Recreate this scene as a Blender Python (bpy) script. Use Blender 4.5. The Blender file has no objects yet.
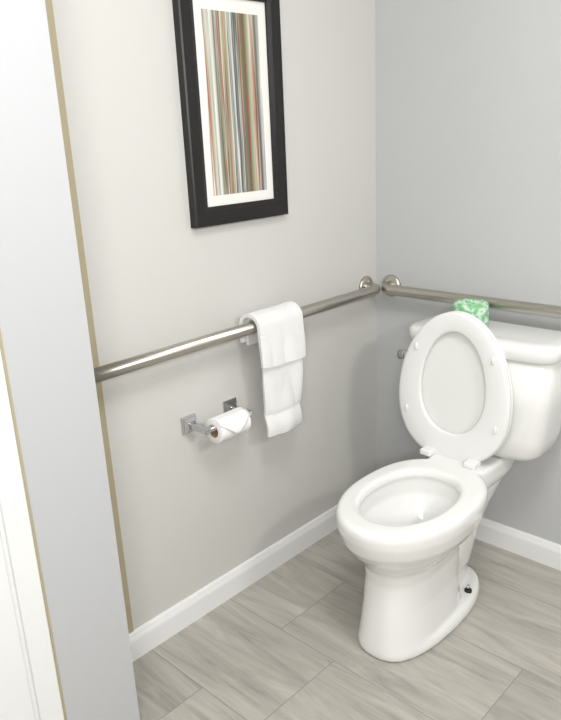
import bpy, bmesh, random
from math import *
from mathutils import Vector, Matrix, noise
random.seed(4)
S=bpy.context.scene
S.view_settings.view_transform='Standard'
S.view_settings.look='None'

# ---------------------------------------------------------------- helpers
def srgb(r,g,b):
    def f(c):
        c/=255.
        return c/12.92 if c<=.04045 else ((c+.055)/1.055)**2.4
    return (f(r),f(g),f(b),1.)
def mat(name,col,rough=.5,metal=0.,bump=0.,bscale=100.,coat=0.,var=0.,spec=.5):
    m=bpy.data.materials.new(name); m.use_nodes=True
    nt=m.node_tree; b=nt.nodes['Principled BSDF']
    b.inputs['Base Color'].default_value=col
    b.inputs['Roughness'].default_value=rough
    b.inputs['Metallic'].default_value=metal
    b.inputs['Specular IOR Level'].default_value=spec
    b.inputs['Coat Weight'].default_value=coat
    b.inputs['Coat Roughness'].default_value=.05
    tc=nt.nodes.new('ShaderNodeTexCoord')
    if bump>0:
        n=nt.nodes.new('ShaderNodeTexNoise'); n.inputs['Scale'].default_value=bscale; n.inputs['Detail'].default_value=4
        nt.links.new(tc.outputs['Object'],n.inputs['Vector'])
        bp=nt.nodes.new('ShaderNodeBump'); bp.inputs['Strength'].default_value=bump; bp.inputs['Distance'].default_value=.002
        nt.links.new(n.outputs['Fac'],bp.inputs['Height']); nt.links.new(bp.outputs['Normal'],b.inputs['Normal'])
    if var>0:
        n2=nt.nodes.new('ShaderNodeTexNoise'); n2.inputs['Scale'].default_value=2.5; n2.inputs['Detail'].default_value=3
        nt.links.new(tc.outputs['Object'],n2.inputs['Vector'])
        r=nt.nodes.new('ShaderNodeValToRGB')
        r.color_ramp.elements[0].position=.3; r.color_ramp.elements[1].position=.7
        r.color_ramp.elements[0].color=tuple(c*(1-var) for c in col[:3])+(1,)
        r.color_ramp.elements[1].color=tuple(min(1,c*(1+var)) for c in col[:3])+(1,)
        nt.links.new(n2.outputs['Fac'],r.inputs['Fac']); nt.links.new(r.outputs['Color'],b.inputs['Base Color'])
    return m
def finish(bm,name,m=None,parent=None,smooth=True):
    bmesh.ops.recalc_face_normals(bm,faces=bm.faces)
    me=bpy.data.meshes.new(name); bm.to_mesh(me); bm.free()
    if smooth:
        for p in me.polygons: p.use_smooth=True
    o=bpy.data.objects.new(name,me); S.collection.objects.link(o)
    if m: me.materials.append(m)
    if parent: o.parent=parent
    return o
def empty(name,loc=(0,0,0)):
    e=bpy.data.objects.new(name,None); S.collection.objects.link(e); e.empty_display_size=.05
    return e
def box(name,a,b,m,parent=None,bev=0.,seg=3):
    bm=bmesh.new(); bmesh.ops.create_cube(bm,size=1)
    for v in bm.verts:
        v.co=Vector([(a[i]+b[i])/2+v.co[i]*(b[i]-a[i]) for i in range(3)])
    if bev>0: bmesh.ops.bevel(bm,geom=bm.edges[:],offset=bev,segments=seg,affect='EDGES',profile=.5)
    o=finish(bm,name,m,parent,smooth=False)
    if bev>0:
        for p in o.data.polygons: p.use_smooth=True
        md=o.modifiers.new('wn','WEIGHTED_NORMAL'); md.keep_sharp=False
    return o
def sgnpow(v,e): return copysign(abs(v)**e,v)
def egg(cx,z,hw,yf,yb,nf=2.,nb=2.6,N=72):
    yc=(yf+yb)/2; h=(yb-yf)/2; out=[]
    for i in range(N):
        t=2*pi*i/N; n=nf if sin(t)<0 else nb
        out.append(Vector((cx+hw*sgnpow(cos(t),2/n), yc+h*sgnpow(sin(t),2/n), z)))
    return out
def loft_bm(bm,rings,cap0=True,cap1=True):
    vs=[[bm.verts.new(p) for p in r] for r in rings]
    N=len(vs[0])
    for a,b in zip(vs[:-1],vs[1:]):
        for i in range(N): bm.faces.new((a[i],a[(i+1)%N],b[(i+1)%N],b[i]))
    if cap0: bm.faces.new(vs[0][::-1])
    if cap1: bm.faces.new(vs[-1])
def loft(name,rings,m,parent=None,cap0=True,cap1=True):
    bm=bmesh.new(); loft_bm(bm,rings,cap0,cap1)
    return finish(bm,name,m,parent)
def tube_bm(bm,path,r,N=24):
    path=[Vector(p) for p in path]; rings=[]
    t0=(path[1]-path[0]).normalized(); up=Vector((0,0,1)) if abs(t0.z)<.9 else Vector((1,0,0))
    for i,p in enumerate(path):
        if i==0: t=(path[1]-p)
        elif i==len(path)-1: t=p-path[i-1]
        else: t=(path[i+1]-path[i-1])
        t.normalize(); a=t.cross(up).normalized(); b=t.cross(a).normalized()
        rr=r[i] if isinstance(r,(list,tuple)) else r
        rings.append([p+rr*(cos(2*pi*k/N)*a+sin(2*pi*k/N)*b) for k in range(N)])
    loft_bm(bm,rings)
def tube(name,path,r,m,parent=None,N=24):
    bm=bmesh.new(); tube_bm(bm,path,r,N); return finish(bm,name,m,parent)

# ---------------------------------------------------------------- materials
M_wall =mat('wall_paint_warm_gray',srgb(204,203,199),.45,bump=.12,bscale=160,var=.012)
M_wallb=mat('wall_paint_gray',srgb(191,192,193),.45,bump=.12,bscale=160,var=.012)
M_nib  =mat('wall_paint_light',srgb(190,191,194),.5,bump=.12,bscale=160)
M_beige=mat('beige_corner_trim',srgb(174,164,136),.5)
M_white=mat('white_trim_paint',srgb(234,234,234),.3,bump=.03,bscale=40)
M_ceil =mat('ceiling_paint',srgb(240,240,240),.7,bump=.1,bscale=200)
M_porc =mat('white_porcelain',srgb(234,234,232),.12,coat=.6)
M_seat =mat('white_seat_plastic',srgb(232,232,231),.22)
M_lid  =mat('lid_plastic',srgb(230,230,228),.22)
M_black=mat('black_frame_wood',srgb(14,12,12),.35,bump=.05,bscale=60)
M_mat  =mat('mat_board',srgb(232,231,227),.7,bump=.03,bscale=300)
M_chrome=mat('chrome',(.55,.55,.56,1),.1,metal=1.)
M_dark =mat('black_rubber',srgb(20,20,20),.5)
M_paper=mat('tissue_paper',srgb(240,239,237),.9,bump=.2,bscale=300)
M_card =mat('cardboard_core',srgb(150,125,100),.9)
M_towel=mat('white_terry_cloth',srgb(242,242,242),1.,bump=.9,bscale=420,spec=.1)
for n in M_towel.node_tree.nodes:
    if n.type=='BUMP': n.inputs['Distance'].default_value=.004
def steel():
    m=mat('brushed_stainless',(.50,.475,.43,1),.3,metal=1.)
    nt=m.node_tree;b=nt.nodes['Principled BSDF']
    tc=nt.nodes.new('ShaderNodeTexCoord'); n=nt.nodes.new('ShaderNodeTexNoise')
    n.inputs['Scale'].default_value=220; n.inputs['Detail'].default_value=3
    nt.links.new(tc.outputs['Object'],n.inputs['Vector'])
    mr=nt.nodes.new('ShaderNodeMapRange'); mr.inputs['To Min'].default_value=.22; mr.inputs['To Max'].default_value=.40
    nt.links.new(n.outputs['Fac'],mr.inputs['Value']); nt.links.new(mr.outputs['Result'],b.inputs['Roughness'])
    return m
M_steel=steel()
def tile_mat():
    m=bpy.data.materials.new('wood_look_floor_tile'); m.use_nodes=True
    nt=m.node_tree; N=nt.nodes; Lk=nt.links; b=N['Principled BSDF']
    tc=N.new('ShaderNodeTexCoord')
    mp=N.new('ShaderNodeMapping'); mp.inputs['Location'].default_value=(-.235+6.0,.8+6.3,0)
    Lk.new(tc.outputs['Object'],mp.inputs['Vector'])
    br=N.new('ShaderNodeTexBrick'); br.offset=.6667; br.offset_frequency=2; br.squash_frequency=2; br.squash=1.
    br.inputs['Scale'].default_value=1; br.inputs['Brick Width'].default_value=.6; br.inputs['Row Height'].default_value=.3
    br.inputs['Mortar Size'].default_value=.0016; br.inputs['Mortar Smooth'].default_value=.3
    br.inputs['Color1'].default_value=(0,0,0,1); br.inputs['Color2'].default_value=(1,1,1,1); br.inputs['Mortar'].default_value=(.5,.5,.5,1)
    Lk.new(mp.outputs['Vector'],br.inputs['Vector'])
    mp2=N.new('ShaderNodeMapping'); mp2.inputs['Scale'].default_value=(1.8,13,1)
    Lk.new(tc.outputs['Object'],mp2.inputs['Vector'])
    off=N.new('ShaderNodeVectorMath'); off.operation='MULTIPLY_ADD'
    off.inputs[1].default_value=(7,13,5)
    Lk.new(br.outputs['Color'],off.inputs[0]); Lk.new(mp2.outputs['Vector'],off.inputs[2])
    n1=N.new('ShaderNodeTexNoise'); n1.inputs['Scale'].default_value=1.6; n1.inputs['Detail'].default_value=9; n1.inputs['Roughness'].default_value=.68; n1.inputs['Distortion'].default_value=.8
    Lk.new(off.outputs[0],n1.inputs['Vector'])
    r=N.new('ShaderNodeValToRGB'); cr=r.color_ramp
    cr.elements[0].position=.28; cr.elements[0].color=srgb(142,138,130)
    cr.elements[1].position=.74; cr.elements[1].color=srgb(192,188,180)
    e=cr.elements.new(.44); e.color=srgb(164,160,152)
    e=cr.elements.new(.56); e.color=srgb(176,172,164)
    Lk.new(n1.outputs['Fac'],r.inputs['Fac'])
    mr=N.new('ShaderNodeMapRange'); mr.inputs['To Min'].default_value=.91; mr.inputs['To Max'].default_value=1.12
    Lk.new(br.outputs['Color'],mr.inputs['Value'])
    mul=N.new('ShaderNodeVectorMath'); mul.operation='SCALE'
    Lk.new(r.outputs['Color'],mul.inputs[0]); Lk.new(mr.outputs['Result'],mul.inputs['Scale'])
    mx=N.new('ShaderNodeMix'); mx.data_type='RGBA'; mx.inputs['B'].default_value=srgb(144,141,135)
    Lk.new(br.outputs['Fac'],mx.inputs['Factor']); Lk.new(mul.outputs[0],mx.inputs['A'])
    Lk.new(mx.outputs['Result'],b.inputs['Base Color'])
    b.inputs['Roughness'].default_value=.42
    bp=N.new('ShaderNodeBump'); bp.inputs['Strength'].default_value=.3; bp.inputs['Distance'].default_value=.0015; bp.invert=True
    Lk.new(br.outputs['Fac'],bp.inputs['Height']); Lk.new(bp.outputs['Normal'],b.inputs['Normal'])
    return m
M_tile=tile_mat()

# ---------------------------------------------------------------- room shell
XR,YR,H=2.3,-3.0,2.44
box('floor',(-.1,YR,-.05),(XR,0,0),M_tile)
box('ceiling',(-.1,YR,H),(XR,.1,H+.05),M_ceil)
box('wall_left',(-.1,YR,0),(0,0,H),M_wall)
box('wall_back',(-.1,0,0),(XR,.1,H),M_wallb)
box('wall_right',(XR,YR,0),(XR+.1,.1,H),M_wall)
box('wall_front',(-.1,YR-.1,0),(XR+.1,YR,H),M_wall)
box('wall_return',(0,-1.466,0),(.22,-1.286,H),M_nib)
box('trim_1',(0,-1.285,.0),(.003,-1.143,H),M_beige)
box('trim_2',(0,-1.474,0),(.222,-1.466,H),M_beige)
casing=empty('door_1')
box('casing',(0,-1.525,0),(.228,-1.474,H),M_white,casing,bev=.003)
box('casing_bead',(.0,-1.535,0),(.220,-1.525,H),M_white,casing)
box('door_leaf',(.0,-2.4,0.0),(.226,-1.535,2.2),M_white,casing,bev=.003)

def baseboard(name,prof_dir,a,b):
    h=.084
    prof=[(0,0),(.014,0),(.014,h*.72),(.0125,h*.80),(.010,h*.86),(.0085,h*.93),(.006,h*.985),(.004,h),(0,h)]
    bm=bmesh.new(); R=[]
    for t in (a,b):
        if prof_dir=='x': R.append([Vector((d,t,z)) for d,z in prof])
        else: R.append([Vector((t,-d,z)) for d,z in prof])
    loft_bm(bm,R); return finish(bm,name,M_white,smooth=False)
baseboard('baseboard_left','x',-1.285,-.0)
baseboard('baseboard_back','y',.014,XR)

# ---------------------------------------------------------------- framed picture
pic=empty('framed_picture')
y0,y1,z0,z1=-.820,-.466,1.152,1.762; fw=.049
def frame_piece(name,p):
    bm=bmesh.new()
    prof=[(0,.0),(0,.022),(.08,.025),(.75,.023),(1,.018),(1,.0)]
    rings=[]
    for s,d in prof:
        A=(p[0][0]+(p[3][0]-p[0][0])*s,p[0][1]+(p[3][1]-p[0][1])*s)
        B=(p[1][0]+(p[2][0]-p[1][0])*s,p[1][1]+(p[2][1]-p[1][1])*s)
        rings.append((Vector((d,)+A),Vector((d,)+B)))
    va=[bm.verts.new(r[0]) for r in rings]; vb=[bm.verts.new(r[1]) for r in rings]
    n=len(rings)
    for i in range(n): bm.faces.new((va[i],va[(i+1)%n],vb[(i+1)%n],vb[i]))
    bm.faces.new(va); bm.faces.new(vb[::-1])
    return finish(bm,name,M_black,pic,smooth=False)
O=[(y0,z0),(y1,z0),(y1,z1),(y0,z1)]; I=[(y0+fw,z0+fw),(y1-fw,z0+fw),(y1-fw,z1-fw),(y0+fw,z1-fw)]
for k,nm in enumerate(['frame_bottom','frame_right','frame_top','frame_left']):
    frame_piece(nm,[O[k],O[(k+1)%4],I[(k+1)%4],I[k]])
box('mat_board',(.002,y0+fw-.01,z0+fw-.01),(.012,y1-fw+.01,z1-fw+.01),M_mat,pic)
def art():
    m=bpy.data.materials.new('striped_art_print'); m.use_nodes=True
    nt=m.node_tree;N=nt.nodes;Lk=nt.links;b=N['Principled BSDF']; b.inputs['Roughness'].default_value=.5
    tc=N.new('ShaderNodeTexCoord'); sp=N.new('ShaderNodeSeparateXYZ'); Lk.new(tc.outputs['Generated'],sp.inputs[0])
    cols=[(90,112,112),(218,214,196),(120,132,84),(206,208,200),(178,150,110),(236,234,224),(92,100,72),(150,150,150),(60,56,54),(186,170,140),(118,140,96),(224,218,204),(178,84,60),(84,80,76),(196,204,206),(142,156,118),(130,70,54),(206,196,176),(62,78,84),(170,176,150),(160,84,66),(236,232,226),(128,124,96),(90,112,92),(200,140,104),(80,72,68),(212,212,206),(150,160,120),(140,62,48),(222,222,214)]
    def grey(c):
        L=.3*c[0]+.59*c[1]+.11*c[2]; return tuple(min(250,L+(v-L)*.8+2) for v in c)
    def ramp(seed,sh):
        rnd=random.Random(seed); cc=[grey(c) for c in cols]; rnd.shuffle(cc)
        r=N.new('ShaderNodeValToRGB'); cr=r.color_ramp; cr.interpolation='LINEAR'
        w=[rnd.uniform(.4,1.6) for _ in cc]; T_=sum(w); x=0
        for i,c in enumerate(cc):
            if i==0: e=cr.elements[0]; e.position=0
            elif i==1: e=cr.elements[1]; e.position=x/T_
            else: e=cr.elements.new(x/T_)
            e.color=srgb(*c); x+=w[i]
        return r
    wz=N.new('ShaderNodeMath'); wz.operation='MULTIPLY_ADD'; wz.inputs[1].default_value=.02
    Lk.new(sp.outputs['Z'],wz.inputs[0]); Lk.new(sp.outputs['Y'],wz.inputs[2])
    r1=ramp(3,0); r2=ramp(21,0); Lk.new(wz.outputs[0],r1.inputs['Fac']); Lk.new(sp.outputs['Y'],r2.inputs['Fac'])
    mp=N.new('ShaderNodeMapping'); mp.inputs['Scale'].default_value=(1,40,1.4); Lk.new(tc.outputs['Generated'],mp.inputs['Vector'])
    n=N.new('ShaderNodeTexNoise'); n.inputs['Scale'].default_value=1.; n.inputs['Detail'].default_value=3; Lk.new(mp.outputs[0],n.inputs['Vector'])
    rr=N.new('ShaderNodeValToRGB'); rr.color_ramp.elements[0].position=.42; rr.color_ramp.elements[1].position=.58
    Lk.new(n.outputs['Fac'],rr.inputs['Fac'])
    mx=N.new('ShaderNodeMix'); mx.data_type='RGBA'; Lk.new(rr.outputs['Color'],mx.inputs['Factor']); Lk.new(r1.outputs['Color'],mx.inputs['A']); Lk.new(r2.outputs['Color'],mx.inputs['B'])
    Lk.new(mx.outputs['Result'],b.inputs['Base Color'])
    return m
box('art_print',(.012,-.745,1.228),(.0126,-.541,1.680),art(),pic)

# ---------------------------------------------------------------- grab bars
def flange(bm,c,axis):
    prof=[(0.0,.038),(.004,.038),(.008,.034),(.011,.026),(.013,.019)]
    rings=[]
    for d,r in prof:
        ring=[]
        for k in range(32):
            a=2*pi*k/32
            if axis=='x': ring.append(Vector((c[0]+d,c[1]+r*cos(a),c[2]+r*sin(a))))
            else: ring.append(Vector((c[0]+r*cos(a),c[1]-d,c[2]+r*sin(a))))
        rings.append(ring)
    loft_bm(bm,rings)
zb=.858; rb=.0175; off=.060; br_=.04
bm=bmesh.new()
ye=-.064
p=[(off,-1.284,zb),(off,ye-br_,zb)]
p+= [(off-br_+br_*cos(a),ye-br_+br_*sin(a),zb) for a in [pi/2*i/10 for i in range(1,11)]]
p+= [(.001,ye,zb)]
tube_bm(bm,p,rb,28); flange(bm,(0.0005,ye,zb),'x')
finish(bm,'grab_bar',M_steel)
bm=bmesh.new()
xe=.066
p=[(xe,-.001,zb)]+[(xe+br_-br_*cos(a),-(off-br_)-br_*sin(a),zb) for a in [pi/2*i/10 for i in range(0,11)]]
xr=1.02
p+=[(xr-br_+br_*sin(a),-(off-br_)-br_*cos(a),zb) for a in [pi/2*i/10 for i in range(0,11)]]+[(xr,-.001,zb)]
tube_bm(bm,p,rb,28); flange(bm,(xe,-.0005,zb),'y'); flange(bm,(xr,-.0005,zb),'y')
finish(bm,'grab_bar',M_steel)

# ---------------------------------------------------------------- towel
def drape(bm,ya,yb,ri,th,zf,zbk,seed,waist=0.,nu=44):
    path=[]
    R_=ri
    nfr=30
    for i in range(nfr): path.append((off+R_, zf+(zb-zf)*i/nfr, 0,1))
    for i in range(13):
        a=pi*i/12; path.append((off+R_*cos(a), zb+R_*sin(a),1,1))
    for i in range(1,11): path.append((off-R_, zb-(zb-zbk)*i/10,2,1))
    G=[]
    for (x,z,seg,_) in path:
        row=[]
        for j in range(nu+1):
            u=j/nu; y=ya+(yb-ya)*u
            drop=max(0,(zb-z)); k=min(1,drop/.12)
            xx=x
            zz=z
            if seg==0:
                f=noise.noise(Vector((y*15+seed,z*6.,seed)))*.012*k+sin(u*pi*2+seed)*.004*k
                xx=x+abs(f)+.008*k*(1-abs(2*u-1)**4)
                yc=(ya+yb)/2; y=yc+(y-yc)*(1-waist*k)+noise.noise(Vector((z*9,seed,u*2)))*.007*k
                zz=z+noise.noise(Vector((y*12,seed*2.,0)))*.010*(1 if drop>.02 else 0)
                if waist>0:
                    xx-=.005*exp(-((z-zf-.062)/.008)**2)
                    xx+=.006*exp(-((z-zf-.025)/.02)**2)
            elif seg==1:
                xx=x; zz=z+noise.noise(Vector((y*30,seed,x*30)))*.002
            row.append(Vector((xx,y,zz)))
        G.append(row)
    vs=[[bm.verts.new(p) for p in r] for r in G]
    for a,b in zip(vs[:-1],vs[1:]):
        for i in range(nu): bm.faces.new((a[i],a[i+1],b[i+1],b[i]))
tow=empty('hand_towel')
def fold(name,th,*a,**k):
    bm=bmesh.new(); drape(bm,*a,**k)
    o=finish(bm,name,M_towel,tow)
    md=o.modifiers.new('s','SOLIDIFY'); md.thickness=th; md.offset=.4
    md=o.modifiers.new('b','BEVEL'); md.width=.004; md.segments=2
    md=o.modifiers.new('ss','SUBSURF'); md.levels=1; md.render_levels=1
fold('long_fold',.011,-.674,-.519,.0245,.008,.528,.80,1.3,waist=.05)
fold('short_fold',.011,-.688,-.508,.035,.008,.742,.81,5.1)
# ---------------------------------------------------------------- toilet paper holder + roll
hold=empty('toilet_paper_holder')
def plate(name,y,z):
    bm=bmesh.new(); rings=[]
    for d,h in [(0.0005,.025),(.005,.025),(.008,.021),(.011,.021),(.018,.012)]:
        rings.append([Vector((d,y+sy*h,z+sz*h)) for sy,sz in ((-1,-1),(1,-1),(1,1),(-1,1))])
    loft_bm(bm,rings); finish(bm,name,M_chrome,hold,smooth=False)
yA,yB,zh=-.888,-.731,.618
for nm,y,s in (('plate_near',yA,1),('plate_far',yB,-1)):
    plate(nm,y,zh)
for nm,y in (('post_near',yA),('post_far',yB)):
    box(nm,(.012,y-.009,zh-.009),(.088,y+.009,zh+.009),M_chrome,hold,bev=.003)
tube('roller',[(.078,yA+.008,zh),(.078,yB-.008,zh)],.009,M_chrome,hold)
roll=empty('toilet_paper_roll')
bm=bmesh.new()
rx,rz,ro,ri2=.078,zh-.010,.036,.0195
ra,rb2=-.864,-.752
prof=[(ra,ri2),(ra,ro-.003),(ra+.002,ro),(rb2-.002,ro),(rb2,ro-.003),(rb2,ri2),(ra,ri2)]
rings=[[Vector((rx+r*cos(2*pi*k/48),yy,rz+r*sin(2*pi*k/48))) for k in range(48)] for yy,r in prof]
loft_bm(bm,rings,False,False); bmesh.ops.remove_doubles(bm,verts=bm.verts,dist=1e-5)
o=finish(bm,'paper',M_paper,roll)
o.modifiers.new('es','EDGE_SPLIT').split_angle=radians(50)
bm=bmesh.new()
prof=[(ra+.001,ri2),(rb2-.001,ri2),(rb2-.001,ri2-.0012),(ra+.001,ri2-.0012),(ra+.001,ri2)]
rings=[[Vector((rx+r*cos(2*pi*k/48),yy,rz+r*sin(2*pi*k/48))) for k in range(48)] for yy,r in prof]
loft_bm(bm,rings,False,False); finish(bm,'core',M_card,roll)
bm=bmesh.new(); G=[]
for i in range(15):
    a=radians(75)-radians(95)*i/14
    wv=1.0 if i<6 else 1.0-(i-6)/8*.92
    yc=(ra+rb2)/2; hw=(rb2-ra)/2*.99*wv
    G.append([bm.verts.new((rx+(ro+.0015+.0004*i)*cos(a),yc+hw*s/4,rz+(ro+.0015+.0004*i)*sin(a))) for s in range(-4,5)])
for a,b in zip(G[:-1],G[1:]):
    for i in range(8): bm.faces.new((a[i],a[i+1],b[i+1],b[i]))
o=finish(bm,'folded_end',M_paper,roll); md=o.modifiers.new('s','SOLIDIFY'); md.thickness=.0012

# ---------------------------------------------------------------- toilet
T=empty('toilet'); CX=.507
RZ=.425
bm=bmesh.new()
rings=[ # outer from the floor up
 egg(CX,.001,.103,-.722,-.36,2.6,3.2), egg(CX,.02,.105,-.724,-.36,2.6,3.2), egg(CX,.05,.099,-.720,-.36,2.6,3.2),
 egg(CX,.14,.090,-.708,-.36,2.6,3.0), egg(CX,.22,.090,-.698,-.355,2.5,2.8), egg(CX,.256,.098,-.702,-.35,2.4,2.6),
 egg(CX,.282,.118,-.720,-.34,2.2,2.5), egg(CX,.312,.143,-.748,-.325,2.1,2.5), egg(CX,.345,.161,-.772,-.31,2.05,2.5),
 egg(CX,.38,.170,-.783,-.30,2.05,2.5), egg(CX,.405,.172,-.786,-.295,2.05,2.5), egg(CX,.418,.169,-.783,-.298,2.05,2.5),
 egg(CX,RZ,.160,-.773,-.31,2.05,2.5),
 egg(CX,RZ,.124,-.727,-.375,2.05,2.3), egg(CX,.420,.116,-.717,-.385,2.05,2.3), egg(CX,.405,.112,-.713,-.389,2.05,2.3),
 egg(CX,.395,.118,-.717,-.384,2.05,2.3),egg(CX,.35,.116,-.705,-.388,2.05,2.3), egg(CX,.31,.098,-.675,-.405,2.05,2.2), egg(CX,.27,.075,-.63,-.425,2,2),
 egg(CX,.235,.056,-.59,-.44,2,2), egg(CX,.18,.042,-.56,-.45,2,2), egg(CX,.165,.02,-.53,-.48,2,2)]
loft_bm(bm,rings)
loft_bm(bm,[egg(CX,.001,.114,-.722,-.215,2.6,2.2),egg(CX,.02,.115,-.723,-.215,2.6,2.2),egg(CX,.034,.110,-.718,-.22,2.6,2.2),egg(CX,.040,.100,-.71,-.23,2.6,2.2)])
loft_bm(bm,[egg(CX,.005,.054,-.60,-.25,2,2.2),egg(CX,.10,.052,-.60,-.235,2,2.2),egg(CX,.155,.054,-.57,-.22,2,2.4),egg(CX,.158,.03,-.5,-.23,2,2.4)])
loft_bm(bm,[egg(CX,.10,.050,-.43,-.235,2,2.2),egg(CX,.20,.056,-.42,-.20,2,2.4),egg(CX,.27,.068,-.395,-.16,2,2.6),egg(CX,.34,.082,-.37,-.10,2.5,3),egg(CX,.40,.088,-.36,-.06,2.5,4),egg(CX,.415,.088,-.36,-.06,2.5,4)])
loft_bm(bm,[egg(CX,.355,.088,-.37,-.07,4,4),egg(CX,.375,.094,-.37,-.055,4,4),egg(CX,.415,.096,-.36,-.05,4,4),egg(CX,RZ,.090,-.36,-.055,4,4)])
o=finish(bm,'bowl_and_pedestal',M_porc,T)
md=o.modifiers.new('r','REMESH'); md.mode='VOXEL'; md.voxel_size=.0045; md.use_smooth_shade=True
md=o.modifiers.new('sm','SMOOTH'); md.factor=.5; md.iterations=8
M_water=mat('bowl_water',srgb(205,212,214),.02,coat=1.)
bm=bmesh.new(); v=[bm.verts.new(p) for p in egg(CX,.235,.060,-.60,-.433,2,2,48)]; bm.faces.new(v); finish(bm,'water',M_water,T)
# tank
loft('tank',[egg(CX,.428,.15,-.195,-.06,4,5),egg(CX,.436,.178,-.208,-.045,4,5),egg(CX,.455,.196,-.216,-.036,4.5,6),egg(CX,.50,.207,-.220,-.030,5,7),
  egg(CX,.60,.217,-.224,-.026,5,8),egg(CX,.755,.228,-.228,-.022,5,8)],M_porc,T)
loft('tank_lid',[egg(CX,.748,.232,-.232,-.018,5,9),egg(CX,.753,.240,-.238,-.014,5,9),egg(CX,.780,.242,-.240,-.012,5,9),egg(CX,.790,.239,-.237,-.014,5,9),egg(CX,.795,.230,-.228,-.022,5,9),egg(CX,.797,.20,-.20,-.045,5,9)],M_porc,T)
bm=bmesh.new()
tube_bm(bm,[(CX-.208,-.210,.712),(CX-.208,-.236,.712)],.015)
tube_bm(bm,[(CX-.200,-.243,.712),(CX-.222,-.245,.710),(CX-.240,-.243,.704)],[.011,.013,.015])
finish(bm,'flush_lever',M_chrome,T)
# seat ring + lid, raised
A=radians(4.0); HP=Vector((CX-.042,-.286,.410)); U=Vector((0,sin(A),cos(A))); Nn=Vector((0,cos(A),-sin(A)))
def P(x,s,d): return HP+Vector((x,0,0))+U*s+Nn*d
def oval(hw,s0,s1,d,nt=1.92,nbk=2.3,N=80):
    sc=s0+(s1-s0)*.43; out=[]
    for i in range(N):
        t=2*pi*i/N; n=nt if sin(t)>0 else nbk
        h=(s1-sc) if sin(t)>0 else (sc-s0)
        out.append(P(hw*sgnpow(cos(t),2/n), sc+h*sgnpow(sin(t),2/n), d))
    return out
L_=.458
W=.184
ringp=[oval(W-.002,.005,L_,.000),oval(W,.003,L_+.002,.006),oval(W-.001,.004,L_+.001,.012),oval(W-.008,.010,L_-.006,.016),
       oval(.113,.085,L_-.050,.016,2.0,2.1),oval(.108,.091,L_-.056,.012,2.0,2.1),oval(.106,.093,L_-.058,.006,2.0,2.1),oval(.108,.090,L_-.055,.0,2.0,2.1),
       oval(.112,.085,L_-.051,-.002,2.0,2.1),oval(W-.010,.013,L_-.008,-.002),oval(W-.002,.005,L_,.000)]
bm=bmesh.new(); loft_bm(bm,ringp,False,False); bmesh.ops.remove_doubles(bm,verts=bm.verts,dist=1e-5)
finish(bm,'seat_ring',M_seat,T)
lid=[oval(W-.035,.03,L_-.04,.0185),oval(W-.006,.004,L_-.004,.0175),oval(W-.001,.002,L_+.002,.020),oval(W-.001,.002,L_+.002,.026),oval(W-.010,.008,L_-.006,.032)]
loft('seat_cover',lid,M_lid,T)
for k,(x,s) in enumerate([(-.148,.14),(.148,.14),(-.125,.34),(.125,.34)]):
    bm=bmesh.new()
    rings=[[P(x+r*.005*cos(2*pi*i/20),s+r*.011*sin(2*pi*i/20),d) for i in range(20)] for d,r in ((0,1),(-.006,1),(-.008,.75))]
    loft_bm(bm,rings); finish(bm,'bumper_%d'%(k+1),M_seat,T)
for k,x in enumerate((-.086,.062)):
    box('hinge_%d'%(k+1),(CX+x-.034,-.316,RZ-.002),(CX+x+.004,-.272,RZ+.018),M_seat,T,bev=.006)
for k,sx in enumerate((-1,1)):
    bm=bmesh.new(); c=Vector((CX+sx*.078,-.345,.038))
    tube_bm(bm,[c,c+Vector((0,0,.008))],.011); o=finish(bm,'bolt_washer_%d'%(k+1),M_dark,T)
    tube('bolt_%d'%(k+1),[c+Vector((0,0,.007)),c+Vector((0,0,.022))],.0045,M_chrome,T)
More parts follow.
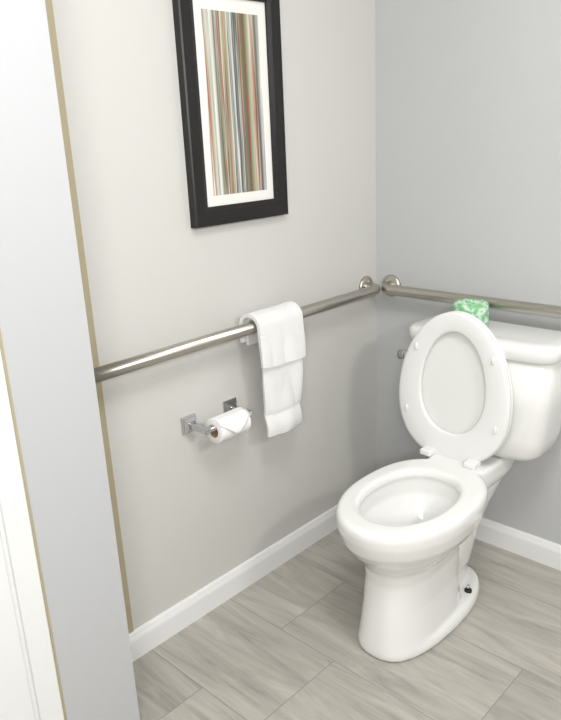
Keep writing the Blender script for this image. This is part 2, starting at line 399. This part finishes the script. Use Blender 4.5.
# ---------------------------------------------------------------- wrapped spare roll on the tank
def wrap_mat():
    m=mat('green_printed_wrapper',srgb(120,190,140),.5)
    nt=m.node_tree;N=nt.nodes;b=N['Principled BSDF']
    tc=N.new('ShaderNodeTexCoord'); v=N.new('ShaderNodeTexNoise'); v.inputs['Scale'].default_value=60; v.inputs['Detail'].default_value=1
    nt.links.new(tc.outputs['Object'],v.inputs['Vector'])
    r=N.new('ShaderNodeValToRGB'); r.color_ramp.interpolation='LINEAR'
    r.color_ramp.elements[0].position=.45; r.color_ramp.elements[0].color=srgb(124,186,136)
    r.color_ramp.elements[1].position=.62; r.color_ramp.elements[1].color=srgb(206,224,206)
    nt.links.new(v.outputs['Fac'],r.inputs['Fac']); nt.links.new(r.outputs['Color'],b.inputs['Base Color'])
    return m
bm=bmesh.new(); wx,wy,wz=.448,-.141,.7975
rings=[]
for z,r in ((0,.048),(.004,.052),(.012,.053),(.062,.053),(.071,.052),(.077,.046),(.077,.030),(.070,.020),(.060,.008)):
    rings.append([Vector((wx+r*cos(2*pi*k/64)*(1+.006*sin(k*2*pi*7/64)),wy+r*sin(2*pi*k/64)*(1+.006*sin(k*2*pi*7/64)),wz+z+(.001*sin(k*2*pi*16/64) if z>.065 and r<.048 else 0))) for k in range(64)])
loft_bm(bm,rings); finish(bm,'wrapped_toilet_roll',wrap_mat())

# ---------------------------------------------------------------- lights
def area(name,loc,rot,sx,sy,W,col):
    l=bpy.data.lights.new(name,'AREA'); l.shape='RECTANGLE'; l.size=sx; l.size_y=sy; l.energy=W; l.color=col
    o=bpy.data.objects.new(name,l); S.collection.objects.link(o); o.location=loc; o.rotation_euler=rot; return o
area('ceiling_light',(1.25,-1.40,2.42),(0,0,0),.6,.6,20,(1,1,.985))
area('rear_fill_light',(2.0,-2.75,1.7),(radians(82),0,radians(32)),.6,.3,26,(1,.995,.975))  # unseen fill added behind the camera to brighten the room low down
area('added_side_light',(2.27,-1.0,1.85),(radians(78),0,radians(90)),.3,.15,12,(1,.995,.975))  # unseen light added on the right to cast the toilet's soft shadow leftwards
w=bpy.data.worlds.new('World'); S.world=w; w.use_nodes=True
w.node_tree.nodes['Background'].inputs[0].default_value=(.9,.93,1,1); w.node_tree.nodes['Background'].inputs[1].default_value=.3

# ---------------------------------------------------------------- camera
f,cx,cy,cz,yw,pt,rl=704.4707,1.4635,-2.0098,1.3711,.7719,.3072,.0476
fwd=Vector((-sin(yw)*cos(pt),cos(yw)*cos(pt),-sin(pt))); right=Vector((cos(yw),sin(yw),0)); down=fwd.cross(right)
r=cos(rl)*right+sin(rl)*down; d=-sin(rl)*right+cos(rl)*down
cam=bpy.data.cameras.new('camera'); co=bpy.data.objects.new('camera',cam); S.collection.objects.link(co)
Mx=Matrix((r,-d,-fwd)).transposed().to_4x4(); Mx.translation=Vector((cx,cy,cz)); co.matrix_world=Mx
cam.sensor_fit='VERTICAL'; cam.sensor_height=36; cam.lens=36*f/720.; cam.clip_start=.02
S.camera=co
